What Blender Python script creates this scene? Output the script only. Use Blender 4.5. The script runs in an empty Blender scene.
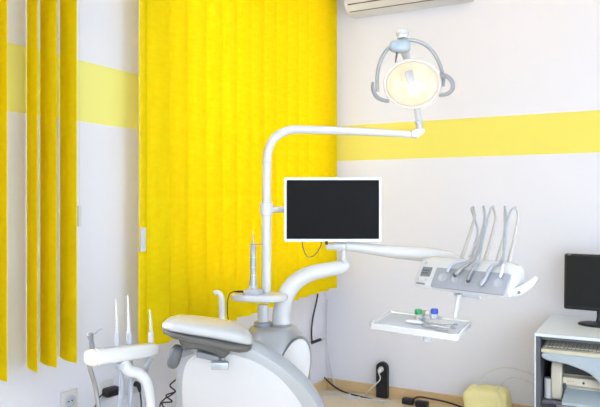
import bpy, bmesh, math, random
from mathutils import Vector, Matrix
random.seed(7)
SC = bpy.context.scene
COL = SC.collection

# ------------------------------------------------------------------ camera
CAM = Vector((2.117, -4.367, 1.35))
FW = Vector((-0.4715, 0.8819, 0)); RT = Vector((0.8819, 0.4715, 0)); UP = Vector((0, 0, 1))
FPX = 661.0
cd = bpy.data.cameras.new('camera'); cam = bpy.data.objects.new('camera', cd); COL.objects.link(cam)
cd.sensor_width = 36; cd.lens = FPX / 600 * 36; cd.clip_start = 0.05
cam.location = CAM; cam.rotation_euler = (math.radians(90), 0, math.atan2(0.4715, 0.8819))
SC.camera = cam

# ------------------------------------------------------------------ light
wd = bpy.data.worlds.new('world'); SC.world = wd; wd.use_nodes = True
wb = wd.node_tree.nodes['Background']; wb.inputs[0].default_value = (0.93, 0.96, 1.0, 1); wb.inputs[1].default_value = 2.0

def area(name, loc, target, sx, sy, power, colr):
    l = bpy.data.lights.new(name, 'AREA'); l.shape = 'RECTANGLE'; l.size = sx; l.size_y = sy; l.energy = power; l.color = colr
    o = bpy.data.objects.new(name, l); COL.objects.link(o); o.location = loc
    o.rotation_euler = (Vector(target) - Vector(loc)).to_track_quat('-Z', 'Y').to_euler(); return o
area('ceiling_panel_light', (2.3, -2.6, 3.0), (2.3, -2.6, 0), 2.0, 3.0, 5, (0.70, 0.855, 1.0))
area('room_rear_fill', (2.2, -5.3, 1.0), (1.3, -0.5, 0.1), 3.0, 1.8, 68, (0.70, 0.855, 1.0))  # added fill from behind the camera, stands for no particular fixture
area('right_side_fill', (3.6, -2.4, 1.0), (0.8, -0.6, 0.1), 2.6, 1.6, 44, (0.70, 0.855, 1.0))  # added fill from the right side; wall_right has no window
area('warm_ceiling_lamp', (1.5, -0.9, 2.98), (1.3, 0.0, 1.8), 0.8, 0.5, 3.2, (1.0, 0.70, 0.40))
area('second_window_daylight', (-0.8, -3.75, 1.9), (0.2, -3.2, 1.6), 1.6, 2.0, 170, (0.95, 0.97, 1.0))
area('window_daylight', (-0.9, -1.1, 1.9), (0.0, -1.1, 1.8), 2.2, 2.2, 50, (1.0, 0.97, 0.9))
SC.view_settings.view_transform = 'Standard'; SC.view_settings.look = 'None'
SC.view_settings.gamma = 1; SC.view_settings.use_curve_mapping = False
SC.view_settings.exposure = 0.20

# ------------------------------------------------------------------ materials
def srgb(r, g, b):
    f = lambda c: (c/255/12.92) if c/255 <= 0.04045 else ((c/255+0.055)/1.055)**2.4
    return (f(r), f(g), f(b), 1)
def mat(name, col, rough=0.45, metal=0.0, noise=0.0, nscale=30, bump=0.0, trans=0.0, spec=0.5, emit=None, estr=0, alpha=1, coat=0):
    m = bpy.data.materials.new(name); m.use_nodes = True; nt = m.node_tree; b = nt.nodes['Principled BSDF']
    b.inputs['Base Color'].default_value = col; b.inputs['Roughness'].default_value = rough; b.inputs['Metallic'].default_value = metal
    b.inputs['Specular IOR Level'].default_value = spec; b.inputs['Transmission Weight'].default_value = trans
    b.inputs['Alpha'].default_value = alpha; b.inputs['Coat Weight'].default_value = coat
    if emit: b.inputs['Emission Color'].default_value = emit; b.inputs['Emission Strength'].default_value = estr
    tc = nt.nodes.new('ShaderNodeTexCoord'); nz = nt.nodes.new('ShaderNodeTexNoise'); nz.inputs['Scale'].default_value = nscale; nz.inputs['Detail'].default_value = 4
    nt.links.new(tc.outputs['Object'], nz.inputs['Vector'])
    if noise:
        mx = nt.nodes.new('ShaderNodeMix'); mx.data_type = 'RGBA'
        mx.inputs[6].default_value = col; mx.inputs[7].default_value = (col[0]*(1-noise), col[1]*(1-noise), col[2]*(1-noise), 1)
        nt.links.new(nz.outputs['Fac'], mx.inputs[0]); nt.links.new(mx.outputs[2], b.inputs['Base Color'])
    if bump:
        bp = nt.nodes.new('ShaderNodeBump'); bp.inputs['Strength'].default_value = bump; bp.inputs['Distance'].default_value = 0.004
        nt.links.new(nz.outputs['Fac'], bp.inputs['Height']); nt.links.new(bp.outputs[0], b.inputs['Normal'])
    return m
WHITEPL = mat('white_plastic', srgb(216, 216, 220), 0.28, noise=0.02)
WHITEM = mat('white_enamel', srgb(218, 218, 222), 0.2, noise=0.02, coat=0.3)
SILVER = mat('silver_paint', srgb(172, 176, 184), 0.3, 0.35, noise=0.05)
LGREY = mat('light_grey_plastic', srgb(196, 200, 212), 0.4, noise=0.03)
PANELG = mat('panel_grey', srgb(156, 160, 172), 0.42, noise=0.03)
MGREY = mat('mid_grey_plastic', srgb(128, 130, 136), 0.42, noise=0.06)
DGREY = mat('dark_grey_plastic', srgb(86, 88, 94), 0.45, noise=0.08)
BLACK = mat('black_plastic', srgb(28, 29, 34), 0.4, noise=0.1)
SCREEN = mat('dark_screen', srgb(24, 24, 26), 0.75, noise=0.03, spec=0.15)
SCREEN2 = mat('matte_screen', srgb(26, 28, 29), 0.6, noise=0.1, spec=0.25)
METAL = mat('brushed_steel', srgb(164, 164, 168), 0.35, 0.6, noise=0.08)
HOSE = mat('grey_hose', srgb(168, 172, 184), 0.4, noise=0.05)
CLEAR = mat('frosted_tube', srgb(240, 238, 236), 0.3, alpha=0.65)
BEIGE = mat('aged_beige_plastic', srgb(214, 207, 192), 0.5, noise=0.06)
CREAM = mat('peach_end_cap', srgb(246, 228, 208), 0.4, noise=0.03)
WOOD = None
YELCLOTH = mat('pale_yellow_film', srgb(246, 238, 176), 0.5, noise=0.12, nscale=25, bump=0.6)
GREENP = mat('green_cap', srgb(40, 160, 90), 0.35, noise=0.05)
BLUEP = mat('blue_cap', srgb(50, 80, 190), 0.35, noise=0.05)
BLUEGREY = mat('blue_grey_plastic', srgb(176, 190, 204), 0.35, noise=0.05)
DESKW = mat('white_laminate', srgb(230, 238, 250), 0.4, noise=0.02)
DESKD = mat('graphite_laminate', srgb(96, 98, 108), 0.5, noise=0.08)
TRAYIN = mat('blue_grey_tray_liner', srgb(196, 204, 220), 0.4, noise=0.03)
CEIL = mat('ceiling_paint', srgb(240, 238, 234), 0.9, noise=0.02)

def wall_mat(name, z0, z1, stripe):
    m = bpy.data.materials.new(name); m.use_nodes = True; nt = m.node_tree; b = nt.nodes['Principled BSDF']
    b.inputs['Roughness'].default_value = 0.85; b.inputs['Specular IOR Level'].default_value = 0.2
    g = nt.nodes.new('ShaderNodeNewGeometry'); s = nt.nodes.new('ShaderNodeSeparateXYZ'); nt.links.new(g.outputs['Position'], s.inputs[0])
    a = nt.nodes.new('ShaderNodeMath'); a.operation = 'GREATER_THAN'; a.inputs[1].default_value = z0
    c = nt.nodes.new('ShaderNodeMath'); c.operation = 'LESS_THAN'; c.inputs[1].default_value = z1
    nt.links.new(s.outputs[2], a.inputs[0]); nt.links.new(s.outputs[2], c.inputs[0])
    mu = nt.nodes.new('ShaderNodeMath'); mu.operation = 'MULTIPLY'; nt.links.new(a.outputs[0], mu.inputs[0]); nt.links.new(c.outputs[0], mu.inputs[1])
    mx = nt.nodes.new('ShaderNodeMix'); mx.data_type = 'RGBA'
    mx.inputs[6].default_value = srgb(234, 234, 246); mx.inputs[7].default_value = stripe
    nt.links.new(mu.outputs[0], mx.inputs[0]); nt.links.new(mx.outputs[2], b.inputs['Base Color'])
    n = nt.nodes.new('ShaderNodeTexNoise'); n.inputs['Scale'].default_value = 90; nt.links.new(g.outputs['Position'], n.inputs['Vector'])
    bp = nt.nodes.new('ShaderNodeBump'); bp.inputs['Strength'].default_value = 0.12; bp.inputs['Distance'].default_value = 0.002
    nt.links.new(n.outputs['Fac'], bp.inputs['Height']); nt.links.new(bp.outputs[0], b.inputs['Normal']); return m
def blind_mat():
    m = bpy.data.materials.new('yellow_blind_fabric'); m.use_nodes = True; nt = m.node_tree; nt.nodes.clear()
    out = nt.nodes.new('ShaderNodeOutputMaterial'); d = nt.nodes.new('ShaderNodeBsdfDiffuse'); t = nt.nodes.new('ShaderNodeBsdfTranslucent'); mx = nt.nodes.new('ShaderNodeMixShader')
    mx.inputs[0].default_value = 0.40
    tc = nt.nodes.new('ShaderNodeTexCoord'); mp = nt.nodes.new('ShaderNodeMapping'); mp.inputs['Scale'].default_value = (14, 14, 30)
    mp.inputs['Rotation'].default_value = (0.5, 0, 0)
    n = nt.nodes.new('ShaderNodeTexNoise'); n.inputs['Scale'].default_value = 1.6; n.inputs['Detail'].default_value = 3
    nt.links.new(tc.outputs['Object'], mp.inputs[0]); nt.links.new(mp.outputs[0], n.inputs['Vector'])
    r = nt.nodes.new('ShaderNodeMapRange'); r.inputs[1].default_value = 0.35; r.inputs[2].default_value = 0.65; nt.links.new(n.outputs['Fac'], r.inputs[0])
    c = nt.nodes.new('ShaderNodeMix'); c.data_type = 'RGBA'; c.inputs[6].default_value = srgb(255, 236, 30); c.inputs[7].default_value = srgb(254, 230, 20)
    nt.links.new(r.outputs[0], c.inputs[0]); nt.links.new(c.outputs[2], d.inputs[0]); nt.links.new(c.outputs[2], t.inputs[0])
    nt.links.new(d.outputs[0], mx.inputs[1]); nt.links.new(t.outputs[0], mx.inputs[2]); nt.links.new(mx.outputs[0], out.inputs[0]); return m
def wood_mat(name, c1, c2):
    m = bpy.data.materials.new(name); m.use_nodes = True; nt = m.node_tree; b = nt.nodes['Principled BSDF']; b.inputs['Roughness'].default_value = 0.4
    tc = nt.nodes.new('ShaderNodeTexCoord'); mp = nt.nodes.new('ShaderNodeMapping'); mp.inputs['Scale'].default_value = (2, 14, 14)
    n = nt.nodes.new('ShaderNodeTexNoise'); n.inputs['Scale'].default_value = 3; n.inputs['Detail'].default_value = 6
    mx = nt.nodes.new('ShaderNodeMix'); mx.data_type = 'RGBA'; mx.inputs[6].default_value = c1; mx.inputs[7].default_value = c2
    nt.links.new(tc.outputs['Object'], mp.inputs[0]); nt.links.new(mp.outputs[0], n.inputs['Vector']); nt.links.new(n.outputs['Fac'], mx.inputs[0]); nt.links.new(mx.outputs[2], b.inputs['Base Color']); return m
WOOD = wood_mat('pale_oak', srgb(226, 200, 158), srgb(200, 166, 120))
FLOORM = wood_mat('floor_laminate', srgb(236, 220, 194), srgb(222, 202, 170))
BLIND = blind_mat()

# ------------------------------------------------------------------ geometry helpers
def P(px, py, d):
    """point seen at (px, py) of the 600x407 frame at distance d along the view axis"""
    return CAM + d*(FW + RT*((px-300)/FPX) + UP*(-(py-204)/FPX))
def ray(px, py): return FW + RT*((px-300)/FPX) + UP*(-(py-204)/FPX)
def onplane(px, py, o, n):
    r = ray(px, py); t = (o-CAM).dot(n)/r.dot(n); return CAM + r*t
def onleft(px, py, a=0.0): return onplane(px, py, Vector((a, 0, 0)), Vector((1, 0, 0)))
def onback(px, py, b=0.0): return onplane(px, py, Vector((0, -b, 0)), Vector((0, 1, 0)))
def mm(px, d): return px*d/FPX

def frame(o, x=RT, z=UP):
    z = z.normalized(); x = (x - z*x.dot(z)).normalized(); y = z.cross(x)
    m = Matrix((x, y, z)).transposed().to_4x4(); m.translation = o; return m

def box(bm, c, s, F=None, bev=0):
    r = bmesh.ops.create_cube(bm, size=1); vs = r['verts']
    bmesh.ops.transform(bm, matrix=Matrix.Translation(c) @ Matrix.Diagonal((*s, 1)), verts=vs)
    if bev:
        es = list({e for v in vs for e in v.link_edges})
        g = bmesh.ops.bevel(bm, geom=es, offset=bev, segments=3, affect='EDGES', profile=0.5)
        vs = list({v for f in g['faces'] for v in f.verts} | {v for v in vs if v.is_valid})
        # collect the whole island
        seen = set(vs); st = list(vs)
        while st:
            v = st.pop()
            for e in v.link_edges:
                w = e.other_vert(v)
                if w not in seen: seen.add(w); st.append(w)
        vs = list(seen)
    if F is not None: bmesh.ops.transform(bm, matrix=F, verts=vs)
    return vs
def catmull(pts, n=8):
    pts = [Vector(p) for p in pts]
    if len(pts) < 3: return pts
    out = []
    for i in range(len(pts)-1):
        p0 = pts[i-1] if i else pts[0]*2-pts[1]; p1 = pts[i]; p2 = pts[i+1]; p3 = pts[i+2] if i+2 < len(pts) else pts[-1]*2-pts[-2]
        for k in range(n):
            t = k/n
            out.append(0.5*((2*p1)+(p2-p0)*t+(2*p0-5*p1+4*p2-p3)*t*t+(3*p1-p0-3*p2+p3)*t**3))
    out.append(pts[-1]); return out
def tube(bm, pts, r, seg=16, smooth=True, n=8, squash=1.0):
    """swept tube; r is a number or a list of one radius per control point"""
    ctrl = [Vector(p) for p in pts]
    rs = r if isinstance(r, (list, tuple)) else [r]*len(ctrl)
    if smooth and len(ctrl) > 2:
        path = catmull(ctrl, n); rad = []
        for i in range(len(ctrl)-1):
            for k in range(n): rad.append(rs[i]+(rs[i+1]-rs[i])*k/n)
        rad.append(rs[-1])
    else: path, rad = ctrl, list(rs)
    nrm = None; rings = []
    for i, p in enumerate(path):
        t = (path[min(i+1, len(path)-1)]-path[max(i-1, 0)]).normalized()
        if nrm is None:
            a = UP if abs(t.z) < 0.9 else Vector((1, 0, 0)); nrm = (a - t*a.dot(t)).normalized()
        else: nrm = (nrm - t*nrm.dot(t)).normalized()
        b = t.cross(nrm)
        rings.append([bm.verts.new(p + (nrm*math.cos(2*math.pi*k/seg)+b*math.sin(2*math.pi*k/seg)*squash)*rad[i]) for k in range(seg)])
    for A, B in zip(rings, rings[1:]):
        for k in range(seg): bm.faces.new((A[k], A[(k+1) % seg], B[(k+1) % seg], B[k]))
    bm.faces.new(rings[0][::-1]); bm.faces.new(rings[-1])
def lathe(bm, prof, F, seg=32, sx=1, sy=1, cap=True):
    """prof: (radius, height) from bottom to top, around the local z axis of F"""
    rings = []
    for r, z in prof:
        if r < 1e-6: rings.append([bm.verts.new(F @ Vector((0, 0, z)))])
        else: rings.append([bm.verts.new(F @ Vector((r*sx*math.cos(2*math.pi*k/seg), r*sy*math.sin(2*math.pi*k/seg), z))) for k in range(seg)])
    for A, B in zip(rings, rings[1:]):
        for k in range(seg):
            k2 = (k+1) % seg
            if len(A) == 1 and len(B) == 1: continue
            if len(A) == 1: bm.faces.new((A[0], B[k2], B[k]))
            elif len(B) == 1: bm.faces.new((A[k], A[k2], B[0]))
            else: bm.faces.new((A[k], A[k2], B[k2], B[k]))
    if cap and len(rings[0]) > 1: bm.faces.new(rings[0][::-1])
    if cap and len(rings[-1]) > 1: bm.faces.new(rings[-1])
def superell(bm, F, hx, hy, hz, e=0.5, seg=40, rings=20):
    sg = lambda c, p: math.copysign(abs(c)**p, c)
    R = []
    for i in range(rings+1):
        ph = -math.pi/2 + math.pi*i/rings
        if i in (0, rings): R.append([bm.verts.new(F @ Vector((0, 0, math.copysign(hz, ph))))]); continue
        R.append([bm.verts.new(F @ Vector((hx*sg(math.cos(ph), e)*sg(math.cos(t), e), hy*sg(math.cos(ph), e)*sg(math.sin(t), e), hz*sg(math.sin(ph), e))))
                  for t in (2*math.pi*k/seg for k in range(seg))])
    for A, B in zip(R, R[1:]):
        for k in range(seg):
            k2 = (k+1) % seg
            if len(A) == 1: bm.faces.new((A[0], B[k2], B[k]))
            elif len(B) == 1: bm.faces.new((A[k], A[k2], B[0]))
            else: bm.faces.new((A[k], A[k2], B[k2], B[k]))
def dense(pts, n=6):
    pts = [Vector(p) for p in pts]; N = len(pts); out = []
    for i in range(N):
        p0, p1, p2, p3 = pts[i-1], pts[i], pts[(i+1) % N], pts[(i+2) % N]
        for k in range(n):
            t = k/n; out.append(0.5*((2*p1)+(p2-p0)*t+(2*p0-5*p1+4*p2-p3)*t*t+(3*p1-p0-3*p2+p3)*t**3))
    return out
def shell(bm, outline, nrm, thick, bulge, edge=0.012, rings=7):
    """closed slab from a 3-D outline: rounded rim, bulging by `bulge` along nrm, `thick` deep against it"""
    c = sum(outline, Vector())/len(outline); L = []
    def ring(s, h, inset=0): return [bm.verts.new(c+(p-c)*s - (p-c).normalized()*inset + nrm*h) for p in outline]
    L.append(ring(1, -thick, edge)); L.append(ring(1, -thick+edge*0.3, edge*0.3)); L.append(ring(1, -thick+edge, 0))
    L.append(ring(1, -edge, 0)); L.append(ring(1, -edge*0.3, edge*0.3)); L.append(ring(1, 0, edge))
    for i in range(1, rings):
        s = 1-i/rings; L.append(ring(s, bulge*(1-s*s)**0.8 if bulge else 0, edge*s))
    for A, B in zip(L, L[1:]):
        n = len(A)
        for k in range(n): bm.faces.new((A[k], A[(k+1) % n], B[(k+1) % n], B[k]))
    top = bm.verts.new(c + nrm*bulge); n = len(L[-1])
    for k in range(n): bm.faces.new((L[-1][k], L[-1][(k+1) % n], top))
    bm.faces.new(L[0][::-1])
def prism(bm, pts, d):
    """pts: 3-D polygon, d: extrusion vector"""
    A = [bm.verts.new(Vector(p)) for p in pts]; B = [bm.verts.new(Vector(p)+d) for p in pts]; n = len(pts)
    bm.faces.new(A[::-1]); bm.faces.new(B)
    for k in range(n): bm.faces.new((A[k], A[(k+1) % n], B[(k+1) % n], B[k]))
def rrect(w, h, r, n=5):
    out = []
    for cx, cy, a0 in ((w/2-r, h/2-r, 0), (-w/2+r, h/2-r, 90), (-w/2+r, -h/2+r, 180), (w/2-r, -h/2+r, 270)):
        for k in range(n+1):
            a = math.radians(a0+90*k/n); out.append((cx+r*math.cos(a), cy+r*math.sin(a)))
    return out

def wloc(o):
    v = Vector(o.location)
    while o.parent: o = o.parent; v += Vector(o.location)
    return v
def obj(name, build, material, parent=None, bevel=0, loc=None):
    """build(bm) fills a bmesh in world coordinates; it becomes ONE mesh object with its own origin"""
    bm = bmesh.new(); build(bm)
    bmesh.ops.recalc_face_normals(bm, faces=bm.faces)
    me = bpy.data.meshes.new(name); bm.to_mesh(me); bm.free()
    xs = [v.co for v in me.vertices]
    if loc is None:
        loc = Vector(((min(v.x for v in xs)+max(v.x for v in xs))/2, (min(v.y for v in xs)+max(v.y for v in xs))/2, min(v.z for v in xs)))
    me.transform(Matrix.Translation(-loc)); me.shade_smooth(); me.set_sharp_from_angle(angle=math.radians(38))
    me.materials.append(material)
    o = bpy.data.objects.new(name, me); COL.objects.link(o)
    if parent is not None: o.parent = parent; o.location = loc - wloc(parent)
    else: o.location = loc
    if bevel:
        b = o.modifiers.new('bevel', 'BEVEL'); b.width = bevel; b.segments = 3; b.limit_method = 'ANGLE'; b.angle_limit = math.radians(40)
    return o
def thing(name, loc, label, cat, group=None):
    o = bpy.data.objects.new(name, None); COL.objects.link(o); o.location = loc; o.empty_display_size = 0.05
    return tag(o, label, cat, group)
def tag(o, label, cat, group=None):
    o['label'] = label; o['category'] = cat
    if group: o['group'] = group
    return o
def struct(o): o['kind'] = 'structure'; return o

# ------------------------------------------------------------------ room
X1, Y0, ZC = 3.7, -5.4, 3.05
struct(obj('floor', lambda b: box(b, (X1/2, Y0/2, -0.05), (X1+0.4, -Y0+0.4, 0.1)), FLOORM))
struct(obj('ceiling', lambda b: box(b, (X1/2, Y0/2, ZC+0.05), (X1+0.4, -Y0+0.4, 0.1)), CEIL))
SL0, SL1 = 1.6, 1.863       # stripe on the left wall, set below from the picture
WB = wall_mat('painted_wall_back', onback(326, 162).z, onback(326, 127.3).z, srgb(240, 228, 112))
zl0 = (onleft(78, 122).z+onleft(139, 130).z)/2; zl1 = (onleft(78, 61).z+onleft(139, 74.8).z)/2
WL = wall_mat('painted_wall_left', zl0, zl1, srgb(242, 238, 140))
struct(obj('wall_back', lambda b: box(b, (X1/2, 0.1, ZC/2), (X1+0.4, 0.2, ZC)), WB))
struct(obj('wall_right', lambda b: box(b, (X1+0.1, Y0/2, ZC/2), (0.2, -Y0, ZC)), WB))
struct(obj('wall_front', lambda b: box(b, (X1/2, Y0-0.1, ZC/2), (X1+0.4, 0.2, ZC)), WB))
WY0, WY1, WZ0, WZ1 = -1.86, -0.22, 0.95, 2.85     # window behind the closed blind
VY0, VY1 = -4.5, -3.0                               # second window, beyond the left edge of the view
def wl(b):
    T = 0.22
    box(b, (-T/2, (WY1+0)/2, ZC/2), (T, -WY1, ZC)); box(b, (-T/2, (WY0+VY1)/2, ZC/2), (T, WY0-VY1, ZC)); box(b, (-T/2, (VY0+Y0)/2, ZC/2), (T, VY0-Y0, ZC))
    box(b, (-T/2, (VY0+VY1)/2, WZ0/2), (T, VY1-VY0, WZ0)); box(b, (-T/2, (VY0+VY1)/2, (WZ1+ZC)/2), (T, VY1-VY0, ZC-WZ1))
    box(b, (-T/2, (WY0+WY1)/2, WZ0/2), (T, WY1-WY0, WZ0)); box(b, (-T/2, (WY0+WY1)/2, (WZ1+ZC)/2), (T, WY1-WY0, ZC-WZ1))
struct(obj('wall_left', wl, WL))
def winf(b):
    for y in (WY0+0.03, (WY0+WY1)/2, WY1-0.03): box(b, (-0.15, y, (WZ0+WZ1)/2), (0.06, 0.06, WZ1-WZ0))
    for z in (WZ0+0.03, WZ1-0.03): box(b, (-0.15, (WY0+WY1)/2, z), (0.06, WY1-WY0-0.12, 0.06))
wf = struct(obj('window_1', winf, WHITEPL, bevel=0.004))
GLASS = mat('window_glass', (1, 1, 1, 1), 0.0, trans=1.0)
obj('window_pane', lambda b: box(b, (-0.15, (WY0+WY1)/2, (WZ0+WZ1)/2), (0.006, WY1-WY0-0.12, WZ1-WZ0-0.12)), GLASS, wf)
def winf2(b):
    for y in (VY0+0.03, (VY0+VY1)/2, VY1-0.03): box(b, (-0.15, y, (WZ0+WZ1)/2), (0.06, 0.06, WZ1-WZ0))
    for z in (WZ0+0.03, WZ1-0.03): box(b, (-0.15, (VY0+VY1)/2, z), (0.06, VY1-VY0-0.12, 0.06))
wf2 = struct(obj('window_2', winf2, WHITEPL, bevel=0.004))
obj('window_pane', lambda b: box(b, (-0.15, (VY0+VY1)/2, (WZ0+WZ1)/2), (0.006, VY1-VY0-0.12, WZ1-WZ0-0.12)), GLASS, wf2)
struct(obj('baseboard_left', lambda b: box(b, (0.009, Y0/2, 0.037), (0.018, -Y0, 0.075)), WOOD, bevel=0.004))
struct(obj('baseboard_back', lambda b: box(b, (0.018+(X1-0.018)/2, -0.009, 0.037), (X1-0.018, 0.018, 0.075)), WOOD, bevel=0.004))

# ------------------------------------------------------------------ vertical blinds
ZB = 0.735
def slat(name, parent, cx, cy, ang, w, zb, zt=2.93):
    d = Vector((math.sin(ang), math.cos(ang), 0)); n = Vector((d.y, -d.x, 0))
    def f(b):
        A = []; N = 6
        for k in range(N+1):
            s = (k/N-0.5); q = Vector((cx, cy, 0)) + d*(s*w) + n*(0.010*(1-4*s*s)); A.append((q, q+n*0.0012))
        for i in range(N):
            (a, a2), (c, c2) = A[i], A[i+1]
            pts = [a, c, c2, a2]
            lo = [b.verts.new((p.x, p.y, zb)) for p in pts]; hi = [b.verts.new((p.x, p.y, zt)) for p in pts]
            for k in range(4): b.faces.new((lo[k], lo[(k+1) % 4], hi[(k+1) % 4], hi[k]))
            b.faces.new(lo[::-1]); b.faces.new(hi)
        bmesh.ops.remove_doubles(b, verts=b.verts, dist=1e-5)
    return obj(name, f, BLIND, parent)
def beads(b, p0, p1, r=0.0024, gap=0.0075):
    n = int((p0-p1).length/gap)
    for i in range(n+1):
        bmesh.ops.create_icosphere(b, subdivisions=1, radius=r, matrix=Matrix.Translation(p0.lerp(p1, i/n)))
bl = thing('vertical_blind', Vector((0.1, -1.05, ZB)), 'wide yellow vertical blind hanging closed beside the room corner, behind the lamp mast', 'blind')
obj('headrail', lambda b: box(b, (0.1, -1.05, 2.955), (0.05, 2.06, 0.05)), WHITEPL, bl, bevel=0.004)
Y = -0.165; i = 0
while Y > -2.05:
    w = 0.15
    slat('slat', bl, 0.10, Y, math.radians(27+random.uniform(-7, 5)), w, ZB+0.022+0.027*Y+random.uniform(-0.003, 0.003)); Y -= 0.142; i += 1
slat('slat', bl, 0.10, -2.09, math.radians(-12), 0.07, ZB-0.035)
q = onleft(139.5, 20, 0.12)
obj('bead_chain', lambda b: [beads(b, Vector((0.12, q.y, 2.93)), Vector((0.12, q.y, onleft(139.5, 252, 0.12).z))), ], WHITEPL, bl)
t0 = onleft(143, 228, 0.12); t1 = onleft(143, 252, 0.12)
obj('chain_weight', lambda b: box(b, (0.12, t0.y, (t0.z+t1.z)/2), (0.012, 0.03, t0.z-t1.z)), WHITEPL, bl, bevel=0.004)

bl2 = thing('vertical_blind', Vector((0.08, -2.75, ZB)), 'yellow vertical blind with slats turned open, at the left edge of the photo', 'blind')
obj('headrail', lambda b: box(b, (0.08, -2.75, 2.955), (0.05, 0.66, 0.05)), WHITEPL, bl2, bevel=0.004)
for y, an, w in ((-2.497, 72, 0.15), (-2.594, 74, 0.138), (-2.668, 64, 0.15), (-2.806, 70, 0.15), (-2.91, 70, 0.15), (-3.01, 70, 0.15)):
    slat('slat', bl2, 0.080, y, math.radians(180-an), w, ZB+random.uniform(-0.004, 0.004))
q2 = onleft(81, 20, 0.13)
obj('bead_chain', lambda b: beads(b, Vector((0.10, q2.y+0.02, 2.93)), Vector((0.10, q2.y+0.02, onleft(81, 214, 0.1).z))), WHITEPL, bl2)
a0 = onleft(81, 206, 0.1); a1 = onleft(81, 227, 0.1)
obj('chain_weight', lambda b: box(b, (0.10, q2.y+0.02, (a0.z+a1.z)/2), (0.01, 0.016, a0.z-a1.z)), WHITEPL, bl2, bevel=0.003)

# ------------------------------------------------------------------ air conditioner
acx0 = onback(355, 20).x; acz = onback(352, 20).z
ac = thing('air_conditioner', Vector((acx0+0.4, -0.1, acz)), 'white wall air conditioner high up under the ceiling', 'air conditioner')
prof = [(0, 0), (-0.12, -0.004), (-0.145, 0.0), (-0.20, 0.055), (-0.208, 0.10), (-0.205, 0.22), (-0.18, 0.265), (0, 0.27)]
obj('casing', lambda b: prism(b, [Vector((acx0, y, acz+z)) for y, z in prof], Vector((0.85, 0, 0))), WHITEPL, ac, bevel=0.008)
BROWN = mat('shadow_gap_brown', srgb(120, 96, 70), 0.6, noise=0.05)
def slot(b, y0, z0, y1, z1):
    c = Vector((acx0+0.425, (y0+y1)/2, acz+(z0+z1)/2)); box(b, (0, 0, 0), (0.79, math.hypot(y1-y0, z1-z0), 0.004), Matrix.Translation(c) @ Matrix.Rotation(math.atan2(z1-z0, y1-y0), 4, 'X'))
obj('air_slot', lambda b: slot(b, -0.152, 0.005, -0.197, 0.050), BROWN, ac)
obj('louver', lambda b: slot(b, -0.160, 0.009, -0.1935, 0.0425), WHITEPL, ac)

# ------------------------------------------------------------------ sockets on the left wall
def outlet(px, py, s, label, plain=False):
    c = onleft(px, py); t = thing('wall_outlet', c, label, 'wall outlet')
    F = Matrix.Translation(c) @ Matrix.Rotation(math.radians(90), 4, 'Y') @ Matrix.Rotation(math.radians(90), 4, 'Z')
    obj('cover_plate', lambda b: box(b, (0, 0, 0.006), (s, s, 0.012), F, 0.004), WHITEPL, t)
    if not plain:
        obj('socket_ring', lambda b: lathe(b, [(0.024, 0.012), (0.026, 0.016), (0.024, 0.019), (0.019, 0.019), (0.018, 0.0125)], F), LGREY, t)
        obj('socket_hole', lambda b: [lathe(b, [(0.003, 0.0124), (0.003, 0.0165)], F @ Matrix.Translation((sx, 0, 0)), 10) for sx in (-0.009, 0.009)], DGREY, t)
    return c
outlet(68, 401, 0.085, 'white square wall socket, empty, below the open blind slats')
o2 = outlet(105, 391, 0.082, 'white wall socket with a black adapter plugged in', True)
o3 = outlet(130, 386, 0.08, 'white wall socket with a thin black plug, behind the instrument hoses', True)
ad = thing('power_adapter', o2+Vector((0.03, 0, 0.0)), 'chunky black power adapter plugged into the wall socket', 'power adapter')
FA = frame(o2+Vector((0.035, 0.0, 0.0)), Vector((0.15, 1, 0.12)), UP)
obj('adapter_body', lambda b: box(b, (0, 0, 0), (0.072, 0.045, 0.04), FA, 0.012), BLACK, ad)
obj('adapter_cable', lambda b: tube(b, [FA @ Vector((-0.036, 0, 0)), FA @ Vector((-0.06, 0, -0.012)), FA @ Vector((-0.075, 0.01, -0.06)), FA @ Vector((-0.07, 0.01, -0.2)), Vector((0.03, o2.y-0.08, 0.02))], 0.003, 8), BLACK, ad)
pl = thing('power_plug', o3+Vector((0.02, 0, 0)), 'slim black plug with hanging black cable, behind the suction hoses', 'plug')
obj('plug_body', lambda b: tube(b, [o3+Vector((0.012, 0.02, 0.005)), o3+Vector((0.03, 0.022, 0.0)), o3+Vector((0.038, 0.024, -0.03))], [0.013, 0.012, 0.006], 12), BLACK, pl)
obj('plug_cable', lambda b: tube(b, [o3+Vector((0.038, 0.024, -0.028)), o3+Vector((0.04, 0.03, -0.1)), o3+Vector((0.045, 0.02, -0.3)), Vector((0.04, o3.y+0.05, 0.02))], 0.0035, 8), BLACK, pl)

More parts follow.
